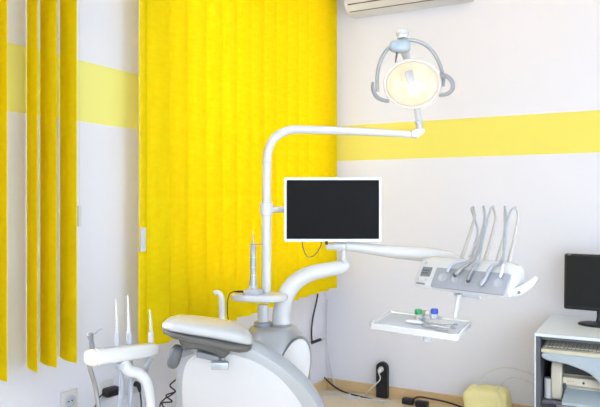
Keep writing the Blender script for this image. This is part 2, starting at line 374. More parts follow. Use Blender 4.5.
# ------------------------------------------------------------------ dental unit (pedestal, mast, arms)
DU = 2.8
base = P(285, 330, DU); base.z = 0
un = thing('dental_unit', base, 'white and silver dental unit pedestal with tall lamp mast and bent tube arm', 'dental unit')
def loft(b, secs, F, seg=40, e=0.7):
    sg = lambda c, p: math.copysign(abs(c)**p, c)
    R = [[b.verts.new(F @ Vector((cx+hx*sg(math.cos(t), e), cy+hy*sg(math.sin(t), e), z))) for t in (2*math.pi*k/seg for k in range(seg))] for z, cx, cy, hx, hy in secs]
    for A, B in zip(R, R[1:]):
        for k in range(seg): b.faces.new((A[k], A[(k+1) % seg], B[(k+1) % seg], B[k]))
    b.faces.new(R[0][::-1]); b.faces.new(R[-1])
zt = P(275, 326, DU).z
FU = frame(Vector((base.x, base.y, 0)), RT, UP)
s = DU/FPX
obj('housing', lambda b: loft(b, [(0.0, -0.04, 0, 0.17, 0.16), (0.02, -0.04, 0, 0.18, 0.17), (zt-0.32, -0.035, 0, 0.145, 0.15), (zt-0.16, -0.035, 0, 0.142, 0.15), (zt-0.08, -0.04, 0, 0.134, 0.14), (zt-0.035, -0.045, 0, 0.118, 0.125), (zt-0.012, -0.05, 0, 0.10, 0.11), (zt-0.002, -0.05, 0, 0.088, 0.10), (zt, -0.05, 0, 0.08, 0.09)], FU, e=0.8), SILVER, un)
Fp = frame(P(292, 378, DU-0.148), RT+FW*0.10, UP-RT*0.0)
def oval(b, w, h, off, th, bulge, tilt=0.22):
    pts = []
    for k in range(48):
        t = 2*math.pi*k/48; x = w*math.cos(t); z = h*math.sin(t); pts.append(Fp @ Vector((x+z*tilt, off, z)))
    shell(b, pts, -FW, th, bulge, 0.004)
obj('side_panel_trim', lambda b: oval(b, 0.071, 0.160, 0.006, 0.03, 0.004), MGREY, un)
obj('side_panel', lambda b: oval(b, 0.066, 0.154, 0.0, 0.03, 0.012), WHITEM, un)
obj('collar', lambda b: lathe(b, [(0.036, zt-0.01), (0.04, zt-0.004), (0.04, zt+0.012), (0.034, zt+0.018)], frame(Vector((P(263, 320, DU).x, P(263, 320, DU).y, 0)))), SILVER, un)
# mast with bend and lamp arm
obj('mast', lambda b: (tube(b, [P(263, 326, DU), P(263, 305, DU)], mm(5.5, DU), 20), tube(b, [P(266, 303, DU), P(266.5, 216, DU)], mm(4.8, DU), 20), tube(b, [P(266.5, 216, DU), P(266.5, 203, DU)], mm(5.6, DU), 20)), WHITEM, un)
for y_ in (203, 216, 163): obj('mast_ring', lambda b: tube(b, [P(266.5, y_+0.6, DU), P(266.5, y_-0.6, DU)], mm(5.9 if y_ > 170 else 4.9, DU), 20), LGREY, un)
obj('lamp_arm', lambda b: tube(b, [P(266.5, 203, DU), P(267, 165, DU), P(268.5, 150, DU), P(275, 138, DU), P(288, 131, DU), P(305, 130.2, DU), P(360, 132.0, DU-0.01), P(416, 135.2, DU-0.03)], [mm(r, DU) for r in (4.4, 4.4, 4.4, 4.4, 4.4, 4.3, 3.9, 3.3)], 20), WHITEM, un)
FJ = frame(P(419, 132.8, DU-0.03), RT, UP)
obj('arm_end_joint', lambda b: prism(b, [FJ @ Vector((x*s, -0.018, -y*s)) for x, y in ((-8, 5), (-2, 6), (5, 0.5), (5, -3.5), (-2, -3.5), (-8, -1.5))], FJ.to_3x3() @ Vector((0, 0.036, 0))), WHITEM, un, bevel=0.004)
# round shelf
FT = frame(P(259, 297.5, 2.72), RT, UP)
def shelf(b):
    pts = []
    for k in range(48):
        t = 2*math.pi*k/48; x = 0.118*math.cos(t); y = (0.075+0.018*math.cos(t))*math.sin(t); pts.append(FT @ Vector((x, y+0.03, 0.01)))
    shell(b, pts, UP, 0.028, 0.0, 0.009)
obj('round_shelf', shelf, WHITEM, un)
# thick bent tube
obj('bent_tube_arm', lambda b: tube(b, [P(281.5, 328, DU), P(282, 312, DU), P(286, 296, DU), P(295, 283, DU), P(309, 274.5, DU), P(326, 270.5, DU), P(340, 268, DU), P(345, 265.5, DU), P(346.3, 262, DU)], [mm(r, DU) for r in (9.3, 9, 8.8, 8.5, 8, 7.4, 6.8, 5.6, 2.5)], 24), WHITEM, un)
obj('arm_pin', lambda b: lathe(b, [(0.014, 0), (0.016, 0.004), (0.016, 0.01), (0.010, 0.012), (0.010, 0.05)], frame(P(343.5, 262, DU))), WHITEM, un)
obj('tube_foot', lambda b: lathe(b, [(0.047, -0.004), (0.048, 0.008), (0.041, 0.014), (0.02, 0.014)], frame(P(281.5, 327, DU))), SILVER, un)
obj('arm_hub', lambda b: box(b, (0, 0, 0), (0.09, 0.06, 0.028), frame(P(337, 247, DU), (P(437, 257, 2.62)-P(332, 246, DU)), UP), 0.011), WHITEM, un)
obj('hub_screw', lambda b: lathe(b, [(0.006, 0), (0.006, 0.012), (0.003, 0.014)], frame(P(326.5, 245, DU-0.035), RT, UP+RT*0)), BLACK, un)
obj('console_arm', lambda b: tube(b, [P(333, 245.8, DU), P(360, 248.3, DU), P(395, 252.5, DU-0.01), P(425, 255, DU-0.03), P(447, 258.5, DU-0.05), P(458, 262, DU-0.06)], [mm(r, DU) for r in (3.4, 4.8, 6.3, 7.2, 7.2, 6)], 20, squash=1.1), WHITEM, un)
# water spout of the cuspidor
obj('water_spout', lambda b: tube(b, [P(222.5, 350, 2.66), P(222, 312, 2.66), P(221.6, 300, 2.66), P(220, 294.5, 2.66), P(216.5, 292.8, 2.66), P(214.5, 294, 2.66)], [mm(r, 2.66) for r in (3.4, 3.2, 3.0, 2.6, 2.4, 2.4)], 16), WHITEM, un)
obj('cuspidor_bowl', lambda b: lathe(b, [(0.02, -0.12), (0.06, -0.10), (0.09, -0.05), (0.10, 0.0), (0.103, 0.004), (0.096, 0.004), (0.08, -0.05), (0.03, -0.09), (0, -0.095)], frame(P(235, 352, 2.62)), 40), WHITEM, un)
# power cable loop under the screen is listed with the screen

# ------------------------------------------------------------------ tool on the round shelf
zt2 = (FT @ Vector((0, 0, 0.010))).z
c = FT @ Vector((-0.025, 0.01, 0)); c.z = zt2+0.0005
tl = thing('handheld_dental_tool', c, 'slim silver-white pen tool standing upright on its round base on the shelf', 'dental tool')
FTl = frame(c)
obj('stand_base', lambda b: lathe(b, [(0.040, 0), (0.042, 0.003), (0.042, 0.012), (0.036, 0.018), (0.017, 0.022), (0.016, 0.04), (0, 0.04)], FTl), LGREY, tl)
obj('tool_body', lambda b: lathe(b, [(0.0165, 0.036), (0.0165, 0.05), (0.0125, 0.075), (0.0115, 0.10), (0.0125, 0.11), (0.0115, 0.15), (0.012, 0.20), (0.0085, 0.205), (0, 0.206)], FTl), SILVER, tl)
for z in (0.077, 0.11, 0.15): obj('tool_ring', lambda b: lathe(b, [(0.0132, z), (0.0132, z+0.003)], FTl), LGREY, tl)
obj('tip_guard', lambda b: (box(b, (0.012, 0, 0.206), (0.052, 0.008, 0.003), FTl)), MGREY, tl)
obj('tool_tip', lambda b: (lathe(b, [(0.0035, 0.205), (0.003, 0.235), (0.0012, 0.258), (0.0, 0.262)], FTl, 10)), SILVER, tl)
obj('power_lead', lambda b: (tube(b, [FTl @ Vector((-0.038, -0.01, 0.011)), FTl @ Vector((-0.062, -0.012, 0.012)), FTl @ Vector((-0.085, -0.014, 0.010)), FTl @ Vector((-0.098, -0.02, -0.004)), FTl @ Vector((-0.104, -0.02, -0.05)), FTl @ Vector((-0.10, 0.0, -0.14))], [0.005, 0.0045, 0.002, 0.002, 0.002, 0.002], 8)), BLACK, tl)

# ------------------------------------------------------------------ screen on the mast
FS = frame(P(332.7, 210, DU-0.02), RT, UP)
sw, sh = mm(97, DU-0.02), mm(64, DU-0.02)
mo = thing('monitor', FS @ Vector((0, 0, -sh/2)), 'white-framed flat screen with black display mounted on the lamp mast', 'monitor')
def fr(b):
    o = [FS @ Vector((x, -0.012, z)) for x, z in rrect(sw, sh, 0.007)]; i_ = [FS @ Vector((x, -0.012, z)) for x, z in rrect(sw-0.020, sh-0.022, 0.002)]
    back = [p + FW*0.034 for p in o]; ib = [p + FW*0.006 for p in i_]
    V = [[b.verts.new(p) for p in L] for L in (back, o, i_, ib)]
    n = len(o)
    for A, B in zip(V, V[1:]):
        for k in range(n): b.faces.new((A[k], A[(k+1) % n], B[(k+1) % n], B[k]))
    b.faces.new(V[0]); b.faces.new(V[3])
obj('bezel', fr, WHITEM, mo)
obj('display', lambda b: box(b, (0, -0.009, 0), (sw-0.021, 0.003, sh-0.023), FS), SCREEN, mo)
obj('logo_bar', lambda b: box(b, (0.185, -0.0125, -sh/2+0.0055), (0.012, 0.001, 0.002), FS), LGREY, mo)
obj('mount_arm', lambda b: (tube(b, [P(270, 210, DU), P(286, 210, DU+0.03), P(300, 210, DU+0.035)], mm(3.1, DU), 14), box(b, (-0.1, 0.024, 0), (0.08, 0.02, 0.08), FS, 0.004)), WHITEM, mo)
obj('mast_clamp', lambda b: tube(b, [P(266.5, 214.5, DU), P(266.5, 204.5, DU)], mm(6.6, DU), 20), WHITEM, mo)
obj('signal_cable', lambda b: tube(b, [P(302.5, 236, DU+0.03), P(303, 248, DU+0.02), P(307.5, 257, DU), P(314, 256, DU), P(320, 248, DU), P(322, 240, DU+0.03)], 0.002, 8), DGREY, mo)

# ------------------------------------------------------------------ operating lamp
DL = 2.72
lp = thing('operating_lamp', P(416, 127, DL), 'lit dental operating lamp with round warm lens and hooped yoke', 'lamp')
obj('lamp_stem', lambda b: tube(b, [P(419.5, 131, DU-0.03), P(418.5, 120, DU-0.01), P(416, 104, DU), P(411, 75, DU+0.01), P(405, 52, DU-0.02), P(402.5, 40, DU-0.05)], [mm(r, DL) for r in (3.4, 3.2, 3.0, 3.2, 4.5, 5.5)], 16), WHITEM, lp)
obj('stem_ring', lambda b: lathe(b, [(0.015, 0), (0.0175, 0.004), (0.0175, 0.012), (0.015, 0.015)], frame(P(418.8, 124.5, DU-0.02))), LGREY, lp)
obj('top_knob', lambda b: lathe(b, [(0.022, 0), (0.022, 0.012), (0.026, 0.016), (0.026, 0.026), (0.021, 0.034), (0.012, 0.040), (0, 0.042)], frame(P(402.5, 39, DL))), WHITEM, lp)
obj('joint_housing', lambda b: superell(b, frame(P(400, 47, DL-0.02), RT*1+UP*0.35, UP), 0.045, 0.03, 0.026, 0.75), BLUEGREY, lp)
obj('switch_lever', lambda b: tube(b, [P(397, 53, DL-0.05), P(395.5, 63, DL-0.055)], [0.0045, 0.003], 10), DGREY, lp)
def yoke(b):
    L = [(377.5, 92), (377, 82), (378.5, 68), (383.5, 55), (391, 46.5), (400, 42), (412, 40.5), (424, 44.5), (433, 52.5), (438.5, 62), (442, 72), (443.5, 80), (443, 87)]
    tube(b, [P(x, y, DL-0.01) for x, y in L], mm(1.9, DL), 14)
HANDG = mat('handle_grey', srgb(150, 154, 162), 0.4, noise=0.04)
obj('yoke', yoke, SILVER, lp)
obj('handle', lambda b: tube(b, [P(372.8, 83, DL-0.04), P(373, 90, DL-0.05), P(376, 96.5, DL-0.06), P(381, 100, DL-0.05), P(388, 101.5, DL-0.02)], [mm(r, DL) for r in (1.5, 2, 2.1, 2, 1.8)], 14), HANDG, lp)
obj('handle', lambda b: tube(b, [P(440, 76, DL-0.02), P(447, 77, DL-0.05), P(452, 82, DL-0.06), P(452.5, 89, DL-0.06), P(448, 94, DL-0.05), P(440, 96, DL-0.02)], [mm(r, DL) for r in (2.2, 2.3, 2.2, 2.1, 2.1, 1.9)], 14), HANDG, lp)
FD = frame(P(412.5, 84.5, DL-0.02), RT, (-FW*1.0 - UP*0.22+RT*0.02))
rd = mm(28.5, DL)
obj('reflector_shell', lambda b: lathe(b, [(0.02, -0.085), (0.05, -0.078), (0.085, -0.055), (rd-0.006, -0.02), (rd, 0.0), (rd-0.003, 0.004), (rd-0.006, 0.0), (rd-0.010, -0.018), (0.08, -0.05), (0.045, -0.072), (0, -0.078)], FD, 48, sy=0.84), CLEAR, lp)
def reflector_glow_mat():  # bulb light reflected by the facets is put in as warm emission
    m = bpy.data.materials.new('reflector_glow'); m.use_nodes = True; nt = m.node_tree; b = nt.nodes['Principled BSDF']
    b.inputs['Base Color'].default_value = srgb(120, 105, 90); b.inputs['Roughness'].default_value = 0.2
    tc = nt.nodes.new('ShaderNodeTexCoord'); n = nt.nodes.new('ShaderNodeTexVoronoi'); n.inputs['Scale'].default_value = 26
    nt.links.new(tc.outputs['Object'], n.inputs['Vector']); r = nt.nodes.new('ShaderNodeValToRGB')
    r.color_ramp.elements[0].color = (1.0, 0.88, 0.72, 1); r.color_ramp.elements[1].color = (1.0, 0.68, 0.42, 1); r.color_ramp.elements[1].position = 0.75
    nt.links.new(n.outputs['Distance'], r.inputs[0]); nt.links.new(r.outputs[0], b.inputs['Emission Color']); b.inputs['Emission Strength'].default_value = 0.78
    return m
obj('reflector_facets', lambda b: lathe(b, [(0, -0.066), (0.04, -0.060), (0.07, -0.042), (rd-0.014, -0.012), (rd-0.016, -0.010), (0.065, -0.036), (0, -0.05)], FD, 40, sy=0.84), reflector_glow_mat(), lp)
BULB = mat('halogen_bulb', (1, 0.95, 0.85, 1), emit=(1, 0.93, 0.8, 1), estr=1.0)
obj('bulb', lambda b: superell(b, FD @ Matrix.Translation((0.01, -0.015, -0.03)), 0.02, 0.03, 0.015, 1.0, 20, 12), BULB, lp)
obj('bulb_shield', lambda b: box(b, (0.0, 0.028, -0.012), (0.034, 0.055, 0.006), FD @ Matrix.Rotation(0.3, 4, 'Z'), 0.002), HANDG, lp)
LENSG = mat('clear_lens_cover', (1, 1, 1, 1), 0.08, alpha=0.06)
obj('lens_rim', lambda b: lathe(b, [(rd-0.007, -0.002), (rd+0.002, -0.002), (rd+0.003, 0.003), (rd-0.001, 0.006), (rd-0.007, 0.004), (rd-0.007, -0.002)], FD, 48, sy=0.84, cap=False), CLEAR, lp)
obj('reflector_cap', lambda b: superell(b, frame(P(411, 66, DL+0.02), RT, UP), 0.058, 0.03, 0.022, 0.9, 28, 14), LGREY, lp)
obj('lens_cover', lambda b: lathe(b, [(0.0, 0.024), (0.07, 0.018), (rd-0.012, 0.008), (rd-0.006, 0.002), (rd-0.004, 0.002), (rd-0.01, 0.010), (0.07, 0.020), (0, 0.026)], FD, 48, sy=0.84), LENSG, lp)
l = bpy.data.lights.new('bulb_light', 'POINT'); l.energy = 0.15; l.color = (1, 0.82, 0.6); l.shadow_soft_size = 0.03
lo = bpy.data.objects.new('bulb_light', l); COL.objects.link(lo); lo.parent = lp; lo.location = FD @ Vector((0, 0, 0.06)) - Vector(lp.location)

# ------------------------------------------------------------------ instrument console
zcb = P(414, 289, 2.6).z
cA = P(415, 288, 2.62); cB = P(507, 300, 2.31); cB.z = cA.z
cx_ = (cB-cA); CL = cx_.length; cx_.normalize()
FC = frame(cA, cx_, UP)      # x along the front edge, y away from the camera
cons = thing('instrument_console', FC @ Vector((CL/2, 0.07, 0)), 'white dental instrument console with grey holder panel on the swing arm', 'instrument console')
def con_side(sc=1.0): return [(0.0, 0.0), (-0.004, 0.012), (0.0, 0.030), (0.040, 0.095), (0.055, 0.113), (0.08, 0.122), (0.112, 0.108), (0.124, 0.06), (0.118, 0.012), (0.10, 0.0)]
def conb(b):
    prev = None; N = 22; pr = catmull([Vector((0, y, z)) for y, z in con_side()], 4); rings = []
    for i in range(N+1):
        x = -0.010 + (CL+0.012)*i/N; u = abs(2*i/N-1); k = 1-0.16*max(0, (u-0.72)/0.28)**2
        rings.append([b.verts.new(FC @ Vector((x, 0.06+(p.y-0.06)*k, 0.04+(p.z-0.04)*k))) for p in pr])
    n = len(pr)
    for A, B in zip(rings, rings[1:]):
        for k in range(n): b.faces.new((A[k], A[(k+1) % n], B[(k+1) % n], B[k]))
    b.faces.new(rings[0]); b.faces.new(rings[-1][::-1])
FC0 = FC
obj('console_body', conb, WHITEM, cons)
# sloped face frame: origin bottom front, x along, y up the slope
sl = Vector((0, 0.040, 0.065)).normalized(); 
FF = Matrix.Identity(4); xa = cx_; ya = (FC.to_3x3() @ sl).normalized(); na = xa.cross(ya).normalized()
if na.dot(FW) > 0: na = -na
FF = Matrix((xa, ya, na)).transposed().to_4x4(); FF.translation = FC @ Vector((0, 0.0, 0.030))
def slab(b, x0, x1, y0, y1, h, h0=-0.004, r=0.008):
    pts = [FF @ Vector(((x0+x1)/2+x, (y0+y1)/2+y, h0)) for x, y in rrect(x1-x0, y1-y0, r)]; prism(b, pts, na*(h-h0))
px1 = 0.085
obj('holder_panel', lambda b: slab(b, px1, CL-0.004, -0.022, 0.062, 0.005), PANELG, cons, bevel=0.002)
RECM = mat('recess_grey', srgb(176, 179, 190), 0.4, noise=0.03)
pitch = (CL-px1-0.02)/5
for k in range(5):
    hx = px1+0.012+pitch*(k+0.5)
    obj('holder_recess', lambda b: lathe(b, [(0.017, 0.004), (0.0185, 0.0065), (0.0165, 0.0075), (0.0125, 0.0055), (0, 0.0052)], FF @ Matrix.Translation((hx, 0.022, 0)), 24), RECM, cons)
obj('display', lambda b: slab(b, 0.018, 0.064, 0.020, 0.060, 0.003, r=0.003), MGREY, cons)
obj('display_digits', lambda b: [box(b, (0.024+0.009*i, 0.045-0.012*j, 0.0033), (0.006, 0.007, 0.0006), FF) for i in range(4) for j in range(2)], DGREY, cons)
obj('button', lambda b: lathe(b, [(0.010, 0.0), (0.010, 0.003), (0.008, 0.004), (0, 0.004)], FF @ Matrix.Translation((0.032, 0.006, 0)), 20, sx=1.4, sy=0.7), WHITEPL, cons)
for x in (0.014, 0.052): obj('button', lambda b: lathe(b, [(0.004, 0.0), (0.004, 0.003), (0, 0.0035)], FF @ Matrix.Translation((x, 0.006, 0)), 12), BLUEGREY, cons)
obj('label_strip', lambda b: slab(b, 0.012, 0.052, -0.014, -0.009, 0.0022, r=0.001), MGREY, cons)
obj('emblem', lambda b: lathe(b, [(0.007, 0.0), (0.007, 0.0015), (0, 0.0015)], FF @ Matrix.Translation((0.022, 0.079, -0.002)), 20), BLUEGREY, cons)
# side handle
h0 = P(513, 294, 2.36)
obj('side_handle', lambda b: tube(b, [P(509, 293, 2.36), P(515, 292.5, 2.34), P(522, 290, 2.34), P(530, 284.5, 2.34), P(536.5, 278, 2.34)], [mm(r, 2.38) for r in (3.8, 4.5, 4.6, 3.8, 2.0)], 16), WHITEM, cons)
obj('handle_screw', lambda b: superell(b, frame(P(519, 293, 2.315)), 0.006, 0.006, 0.006, 1.0, 16, 10), MGREY, cons)
obj('mount_plate', lambda b: box(b, (CL*0.52, 0.07, -0.009), (0.12, 0.06, 0.022), FC, 0.005), LGREY, cons)
obj('feet', lambda b: [lathe(b, [(0.008, -0.01), (0.010, -0.004), (0.010, 0.004)], FC @ Matrix.Translation((x, 0.05, 0)), 14) for x in (0.33,)], MGREY, cons) if False else None

# whip rods (parts of the console) and handpieces with hoses
def Z4(x, y, d): return P(410+x/4.07, 200+y/4.07, d)
RODM = mat('warm_grey_rod', srgb(196, 192, 190), 0.4, noise=0.04)
rods = [((205, 250), (262, 78), (258, 32)), ((250, 258), (303, 92), (299, 27)), ((300, 262), (346, 92), (338, 27)), ((350, 264), (386, 130), (386, 28)), ((400, 266), (439, 82), (432, 32))]
DC = [2.66, 2.63, 2.59, 2.56, 2.53]
for k, (a_, m_, t_) in enumerate(rods):
    d = DC[k]
    obj('whip_rod', lambda b: tube(b, [Z4(*a_, d), Z4((a_[0]+m_[0])/2+2, (a_[1]+m_[1])/2, d), Z4(*m_, d), Z4(m_[0], (m_[1]+t_[1])/2, d), Z4(*t_, d-0.01)], [0.0085, 0.007, 0.006, 0.005, 0.005], 12), RODM, cons)
hp = [  # hose from apex down to the holder, then handpiece points
 ('leftmost handpiece of five, slim white with hooked nose, in the console holder', [(258, 30), (250, 40), (262, 75), (276, 130), (258, 200), (240, 238)], [(240, 238), (215, 250), (185, 256), (163, 272), (152, 296)], LGREY, [4, 5, 5.5, 5, 4.5]),
 ('second handpiece from the left with dark steel tip, in the console holder', [(299, 27), (304, 60), (296, 130), (285, 190), (262, 245), (250, 255)], [(250, 255), (225, 270), (205, 285), (195, 298), (182, 307)], METAL, [4.5, 5, 6.5, 6.5, 6]),
 ('third handpiece from the left with steel coupling, in the console holder', [(338, 27), (328, 40), (312, 100), (296, 170), (284, 230), (277, 262)], [(277, 262), (262, 275), (250, 292), (241, 312), (236, 330)], METAL, [4, 4.5, 5, 7, 7]),
 ('fourth handpiece from the left, curved pale grey syringe, in the console holder', [(386, 28), (392, 70), (389, 130), (384, 200), (372, 250), (360, 262)], [(360, 262), (335, 270), (318, 295), (305, 325), (285, 350)], HOSE, [4, 5.5, 6.5, 6, 4.5]),
 ('rightmost handpiece of five, short white tip, in the console holder', [(432, 32), (412, 45), (395, 95), (385, 150), (382, 220), (380, 262)], [(380, 262), (376, 280), (372, 300), (366, 316)], WHITEPL, [4, 4.5, 5, 4]),
]
for k, (lab, hs, bd, mt, rr) in enumerate(hp):
    dT = DC[k]-0.01; dB = DC[k]-0.16
    nf = len(bd)
    # handpiece lies just in front of the sloping holder face
    BP = []
    for j, (x, y) in enumerate(bd):
        pl_ = onplane(410+x/4.07, 200+y/4.07, FF @ Vector((0, 0, 0.016)), na)
        BP.append(pl_)
    depth0 = (BP[0]-CAM).dot(FW)
    HP = []
    for j, (x, y) in enumerate(hs): f = j/(len(hs)-1); HP.append(Z4(x, y, dT*(1-f)+depth0*f))
    t = thing('dental_handpiece', BP[0], lab, 'dental handpiece', 'handpieces on the instrument console')
    obj('handpiece_body', lambda b: tube(b, BP, [mm(r_/4.07*1.3, 2.5) for r_ in rr], 14), mt, t)
    obj('hose', lambda b: tube(b, HP, 0.0048, 12), HOSE, t)
    if mt is METAL:
        tipd = (BP[-1]-BP[-2]).normalized()
        obj('handpiece_tip', lambda b: tube(b, [BP[-1]-tipd*0.004, BP[-1]+tipd*0.006], [0.0085, 0.0065], 12), DGREY, t)

# ------------------------------------------------------------------ tray under the console
zt_ = P(391, 312, 2.62).z
def onz(px, py, z): return onplane(px, py, Vector((0, 0, z)), UP)
c0, c1, c2, c3 = onz(390.5, 311.3, zt_), onz(471.5, 320.8, zt_), onz(459, 336, zt_), onz(367.5, 323, zt_)
cen = (c0+c1+c2+c3)/4; xd = ((c1-c0)+(c2-c3)).normalized(); yd = ((c0-c3)+(c1-c2)).normalized()
TW = ((c1-c0).length+(c2-c3).length)/2; TH = ((c3-c0).length+(c2-c1).length)/2
FTr = Matrix((xd, yd, UP)).transposed().to_4x4(); FTr.translation = cen
tr = thing('instrument_tray', cen-UP*0.012, 'white rectangular tray with blue-grey liner hanging under the console', 'tray')
def trayb(b):
    L = []
    for w, h, r, z in ((TW-0.03, TH-0.03, 0.014, -0.025), (TW-0.006, TH-0.006, 0.018, -0.021), (TW, TH, 0.02, -0.002), (TW-0.004, TH-0.004, 0.018, 0.001), (TW-0.018, TH-0.018, 0.012, 0.0), (TW-0.026, TH-0.026, 0.010, -0.008)):
        L.append([b.verts.new(FTr @ Vector((x, y, z))) for x, y in rrect(w, h, r)])
    n = len(L[0])
    for A, B in zip(L, L[1:]):
        for k in range(n): b.faces.new((A[k], A[(k+1) % n], B[(k+1) % n], B[k]))
    b.faces.new(L[0][::-1]); b.faces.new(L[-1])
obj('tray_body', trayb, WHITEM, tr)
obj('tray_liner', lambda b: prism(b, [FTr @ Vector((x, y, -0.0085)) for x, y in rrect(TW-0.028, TH-0.028, 0.009)], UP*0.003), TRAYIN, tr)
kb = FTr @ Vector((0.055, -TH*0.38, 0))
obj('lock_knob', lambda b: lathe(b, [(0.013, -0.042), (0.015, -0.038), (0.015, -0.028), (0.013, -0.023)], frame(kb), 24), LGREY, tr)
top = P(458.8, 294.5, 2.50); bot = onz(455, 318.5, zt_-0.004)
obj('tray_bracket', lambda b: (tube(b, [top, top-UP*0.012, top.lerp(bot, 0.5), bot], [0.012, 0.010, 0.008, 0.008], 12, squash=1.5)), WHITEM, tr)
ZL = zt_-0.0055
def small_bottle(px, py, mt, label, h=0.03, capm=None):
    p = onz(px, py, ZL); t = thing('small_bottle', p, label, 'bottle', 'little bottles on the tray'); F = frame(p)
    obj('bottle_body', lambda b: lathe(b, [(0.012, 0.0003), (0.0135, 0.003), (0.0135, h*0.45), (0.010, h*0.55), (0, h*0.56)], F, 20), mt, t)
    obj('cap', lambda b: lathe(b, [(0.0125, h*0.56), (0.0145, h*0.62), (0.0145, h*1.0), (0.012, h*1.15), (0, h*1.18)], F, 20), capm, t)
small_bottle(418.5, 319.5, WHITEPL, 'tiny bottle with bright green cap on the tray', 0.032, GREENP)
small_bottle(426.5, 319.0, WHITEPL, 'tiny bottle with off-white cap between the green and blue capped ones', 0.027, BEIGE)
small_bottle(434.5, 319.0, WHITEPL, 'tiny bottle with deep blue cap on the tray', 0.032, BLUEP)
p = onz(415, 324.5, ZL)
tag(obj('cotton_roll_pack', lambda b: superell(b, frame(p+UP*0.0085, xd, UP), 0.036, 0.016, 0.0082, 0.6, 24, 12), WHITEPL), 'flat white packet lying below the green-capped bottle on the tray', 'packet')
p = onz(442, 324.5, ZL)
tag(obj('gauze_pack', lambda b: superell(b, frame(p+UP*0.0052, xd, UP), 0.045, 0.026, 0.0050, 0.5, 24, 12), WHITEPL), 'white gauze packet on the tray right of the blue-capped bottle', 'packet')
def forceps(b):
    a, m, e = onz(419, 318.5, ZL+0.02), onz(429, 325, ZL+0.014), onz(450, 328.5, ZL+0.013)
    tube(b, [a, (a+m)/2, m, (m+e)/2, e], 0.0022, 8)
    tube(b, [m, onz(438, 325, ZL+0.014), onz(452, 325.5, ZL+0.013)], 0.0022, 8)
    for px_, py_ in ((454, 329), (455.5, 325)):
        q_ = onz(px_, py_, ZL+0.013); R_ = 0.008
        pts = [q_+xd*R_*math.cos(t_)+(FTr.to_3x3() @ Vector((0, 1, 0)))*R_*math.sin(t_) for t_ in (2*math.pi*k/14 for k in range(15))]
        tube(b, pts, 0.0018, 8, n=2)
tag(obj('forceps', forceps, METAL), 'steel forceps with ring handles lying on the tray', 'forceps')
def probe(px0, py0, px1_, py1_):
    def f(b):
        a, e = onz(px0, py0, ZL+0.004), onz(px1_, py1_, ZL+0.004); d = (e-a)
        tube(b, [a+UP*0.006, a+d*0.08, a+d*0.5, e], [0.0012, 0.0015, 0.0028, 0.0026], 10, smooth=True)
    return f
tag(obj('dental_probe', probe(421, 326.5, 448, 331.5), METAL), 'thin steel dental probe lying in front on the tray', 'dental probe')
tag(obj('dental_mirror', lambda b: (probe(424, 323, 452, 327)(b), lathe(b, [(0.009, 0), (0.0095, 0.001), (0.009, 0.002)], frame(onz(422.5, 322.6, ZL+0.001)), 20)), METAL), 'steel mouth mirror lying behind the probe on the tray', 'mouth mirror')

# ------------------------------------------------------------------ dental chair (seen from behind)
D0 = 2.05
o_ = P(245, 400, D0); zax = (UP*0.93 - FW*0.36).normalized(); nb = (-FW*0.93 - UP*0.36).normalized()   # plane normal towards viewer
nb = (nb - RT*0.12).normalized()
def onb(px, py, h=0.0): return onplane(px, py, o_ + nb*h, nb)
flo = P(255, 400, 2.45); flo.z = 0
ch = thing('dental_chair', flo, 'dental chair seen from behind, white back shell with silver rim and grey headrest', 'dental chair')
outer = [(176, 470), (174.5, 430), (174, 395), (175, 372), (181, 355), (192, 346.5), (208, 343), (228, 343.5), (248, 348), (268, 358.5), (286, 371), (303, 386), (316, 402), (326, 422), (331, 450), (328, 485), (300, 510), (255, 516), (205, 510), (183, 495)]
inner = [(184, 470), (182.5, 430), (181.5, 395), (182.5, 375), (187, 363), (196, 356), (210, 353), (228, 354.5), (246, 359), (264, 368), (280, 380), (294, 395), (305, 412), (312, 430), (316, 452), (313, 478), (292, 498), (252, 504), (210, 498), (191, 488)]
br = obj('backrest_rim', lambda b: shell(b, dense([onb(x, y) for x, y in outer], 4), nb, 0.07, 0.012, 0.022), SILVER, ch)
obj('back_shell', lambda b: shell(b, dense([onb(x, y, 0.006) for x, y in inner], 4), nb, 0.02, 0.022, 0.006), mat('back_shell_white', srgb(200, 200, 205), 0.3, noise=0.02, coat=0.2), ch)
obj('back_cushion', lambda b: shell(b, dense([onb(240+(x-245)*0.74, 425+(y-430)*0.8, -0.065) for x, y in outer], 4), nb, 0.05, 0.0, 0.02), DGREY, ch)
FCh = frame(Vector((flo.x, flo.y, 0)), RT, UP)
FSt = frame(Vector((CAM.x, CAM.y, 0)) + FW*2.62 - RT*0.50, RT*0.87+FW*0.5, UP)      # seat runs away to the left, clear of the pedestal
obj('seat', lambda b: superell(b, FSt @ Matrix.Translation((0, 0, 0.38)), 0.19, 0.31, 0.05, 0.5), DGREY, ch)
obj('chair_base', lambda b: (box(b, (0, 0, 0.03), (0.30, 0.50, 0.06), FSt, 0.02), box(b, (0, 0, 0.19), (0.16, 0.24, 0.30), FSt, 0.03)), WHITEM, ch)
DH = 1.98
xh = (RT - UP*0.15 + FW*0.12)
FH = frame(P(208, 330.5, DH), xh, UP*1+FW*-0.10+RT*0.15)
HX = [45, 52, 70, 120, 200, 300, 400, 465, 505, 522, 528]
HT = [104, 90, 76, 66, 72, 84, 98, 120, 148, 172, 190]
HS = [112, 116, 121, 131, 144, 160, 180, 196, 208, 211, 206]
HB = [128, 138, 148, 166, 184, 206, 232, 246, 248, 242, 228]
HD = [0.012, 0.035, 0.06, 0.078, 0.085, 0.086, 0.082, 0.07, 0.048, 0.03, 0.01]
